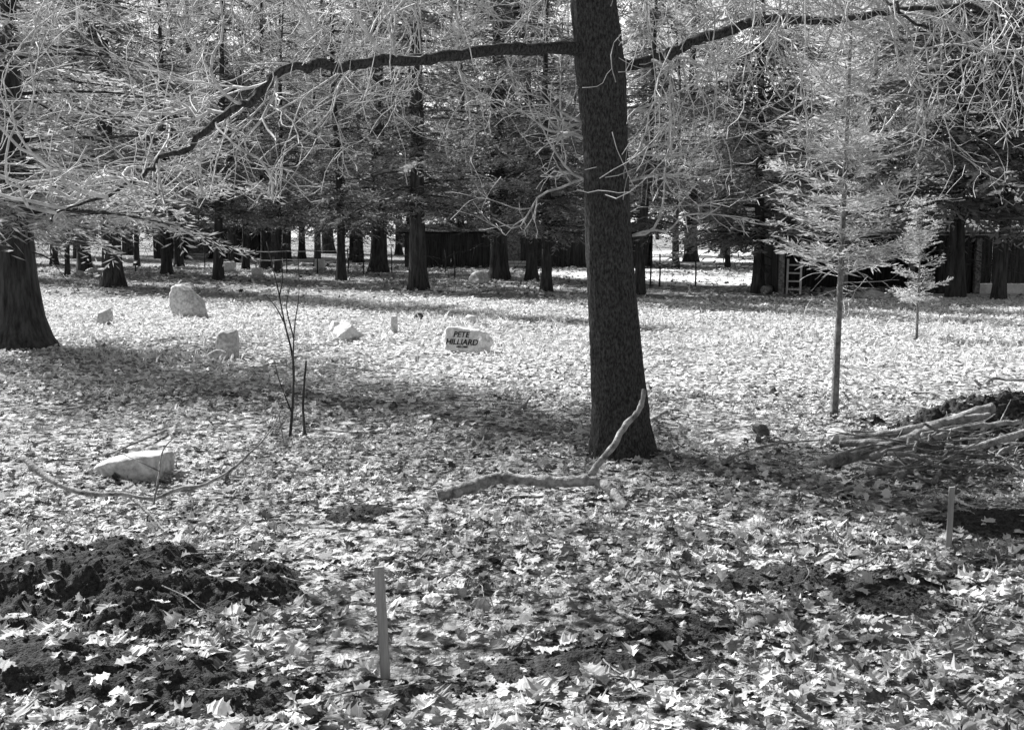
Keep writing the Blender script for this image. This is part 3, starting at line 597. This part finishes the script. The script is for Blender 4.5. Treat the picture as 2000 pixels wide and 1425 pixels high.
def shed():
    g0=G(1518,575);g1_=G(1925,577); y=g0[1]; x0,x1=g0[0],g1_[0]; W=x1-x0
    e=ob("shed",None,(x0,y,0),label="low open fronted dark wooden shed with shingle roof",cat="shed")
    b=B(); boards(b,0,W,2.6,0,1.7); b.box((W/2,2.64,.85),(W,.02,1.7)); ob("back_wall",b.out("back_wall",M_board,False),parent=e)
    for xw in (.02,W-.02):
        b=B(); boards(b,.05,2.6,xw,0,1.5,axis='y'); b.box((xw+(.03 if xw>1 else -.03),1.3,.75),(.012,2.55,1.5)); ob("side_wall",b.out("side_wall",M_board,False),parent=e)
    for xx in [.08,W*.33,W*.66,W-.08]:
        b=B(); b.box((xx,.0,.74),(.13,.13,1.48)); ob("post",b.out("post",M_dead2,False),parent=e)
    b=B(); b.box((W/2,-.09,1.47),(W+.3,.05,.2)); ob("fascia",b.out("fascia",M_board,False),parent=e)
    b=B(); boards(b,W*.8,W-.1,.1,.0,1.35); ob("front_wall",b.out("front_wall",M_board,False),parent=e)
    b=B(); shingle(b,-.25,W+1.9,-.3,1.5,2.4,2.4); b.box((W/2+.8,1.05,1.9),(W+2.1,2.84,.03),rx=math.atan2(.9,2.7)); shingle(b,-.25,W+1.9,4.6,1.6,2.42,2.4,.4)
    ob("roof",b.out("roof",M_shing,False),parent=e)
    b=B(); boards(b,W+.1,W+1.7,.35,.25,1.5); ob("lean_to_wall",b.out("lean_to_wall",M_board,False),parent=e)
    b=B(); b.box((W+.9,.3,.12),(1.7,.2,.24)); ob("foundation",b.out("foundation",M_pale,False),parent=e)
shed()
g=G(1540,572); e=ob("ladder",None,(g[0],g[1]-.5,0),label="pale wooden ladder leaning on the shed",cat="ladder",rot=(-.18,0,-.3))
for xx in(-.16,.16):
    b=B(); b.box((xx*(1),0,.42),(.05,.03,.9)); ob("rail",b.out("rail",M_pale,False),parent=e)
for i in range(4):
    b=B(); b.box((0,0,.12+i*.2),(.28,.022,.035)); ob("rung",b.out("rung",M_pale,False),parent=e)
g=G(1695,578); b=B(); V=[(-.32,0,0),(.2,0,0),(.34,0,.06),(.05,.12,.30),(-.1,.14,.36),(-.2,.12,.28)]
V2=[(x,y+.03,z) for x,y,z in V]
b.add(V+V2,[[0,1,7,6],[1,2,8,7],[2,3,9,8],[3,4,10,9],[4,5,11,10],[5,0,6,11],[0,1,2,5],[2,3,4,5],[8,7,6,11],[11,10,9,8]])
ob("leaning_panel",b.out("leaning_panel",M_pale,False),(g[0],g[1]-.6,0),label="pale angular panel leaning before the shed",cat="panel",rot=(-.7,0,-.3))
for i in range(26):
    px=rng.uniform(1485,1900); 
    if 1525<px<1560 or 1660<px<1730: continue
    g=G(px,573); r=rng.uniform(.05,.11); b=B(); L=rng.uniform(.3,.6); a=rng.normal(1.57,.5)
    v=np.array([math.cos(a),math.sin(a),0])*L/2; b.tube([-v,-v*.3,v*.4,v],[r,r*.96,r*1.02,r*.93],9)
    ob("firewood_log",b.out("firewood_log",M_dead if rng.random()<.35 else M_bark),(g[0],g[1]+rng.uniform(-.3,.3),r*.95),label="short cut firewood log by the shed",cat="log",group="firewood logs by the shed")
def cabin(pxa,pxb,py,Hh,depth,rise,label):
    a=G(pxa,py);c=G(pxb,py); W=c[0]-a[0]; e=ob("cabin",None,(a[0],a[1],0),label=label,cat="cabin")
    b=B(); boards(b,0,W,0,0,Hh,.2); boards(b,0,W,depth,0,Hh,.4); boards(b,.1,depth-.1,0.01,0,Hh,.3,'y'); boards(b,.1,depth-.1,W-.01,0,Hh,.3,'y'); ob("wall",b.out("wall",M_board,False),parent=e)
    b=B(); shingle(b,-.3,W+.3,-.4,Hh-.05,depth/2,Hh+rise,.35); shingle(b,-.3,W+.3,depth+.4,Hh-.05,depth/2,Hh+rise,.6)
    b.box((W/2,depth/2*.46,Hh+rise/2-.1),(W+.5,math.hypot(depth/2+.4,rise),.02),rx=math.atan2(rise,depth/2+.4)); ob("roof",b.out("roof",M_board,False),parent=e)
    b=B(); b.box((W*.42,-.05,.7),(.9,.05,1.3)); b.box((W*.42,-.085,.7),(.7,.02,1.1)); ob("door",b.out("door",M_dead2,False),parent=e)
    b=B(); b.box((W*.44,-.6,.12),(.95,.5,.07)); b.box((W*.44,-.5,.04),(.8,.3,.08)); b.box((W*.44,-.3,.22),(.95,.3,.07)); ob("step",b.out("step",M_pale,False),parent=e)
cabin(790,1275,522,1.4,3.5,.2,"long low dark board cabin behind the trees")
cabin(300,510,505,1.4,4,.2,"low dark cabin deep among the trees")
e=ob("wire_fence",None,tuple(G(500,538)),label="thin post and rail fence under the conifers",cat="fence")
o=G(500,538); pr=None
for px,py in [(500,538),(560,536),(620,535),(680,534),(765,533),(870,532),(888,545)]:
    q=G(px,py)-o; b=B(); b.tube([(q[0],q[1],-.05),(q[0]+.01,q[1],.4),(q[0]-.01,q[1],.85)],[.022,.02,.018],6); ob("post",b.out("post",M_bark),parent=e)
    if pr is not None and px<=680:
        for z in(.5,.78):
            b=B(); m_=(pr+q)/2; b.tube([pr+[0,0,z],m_+[0,0,z-.02],q+[0,0,z]],[.014,.014,.014],5); ob("rail",b.out("rail",M_pale),parent=e)
    pr=q
for px,py,h in [(265,530,.8),(400,522,.8),(1270,562,1.0),(1288,560,.9),(1358,560,.7),(710,535,.8)]:
    g=G(px,py); b=B(); b.tube([(0,0,-.05),(.01,0,h/2),(0,.01,h)],[.025,.022,.02],7); ob("thin_post",b.out("thin_post",M_bark),tuple(g),label="thin dark wooden post by the road",cat="post",group="thin posts by the road")
print("TRIS",sum(len(o.data.polygons) for o in bpy.data.objects if o.type=='MESH'))
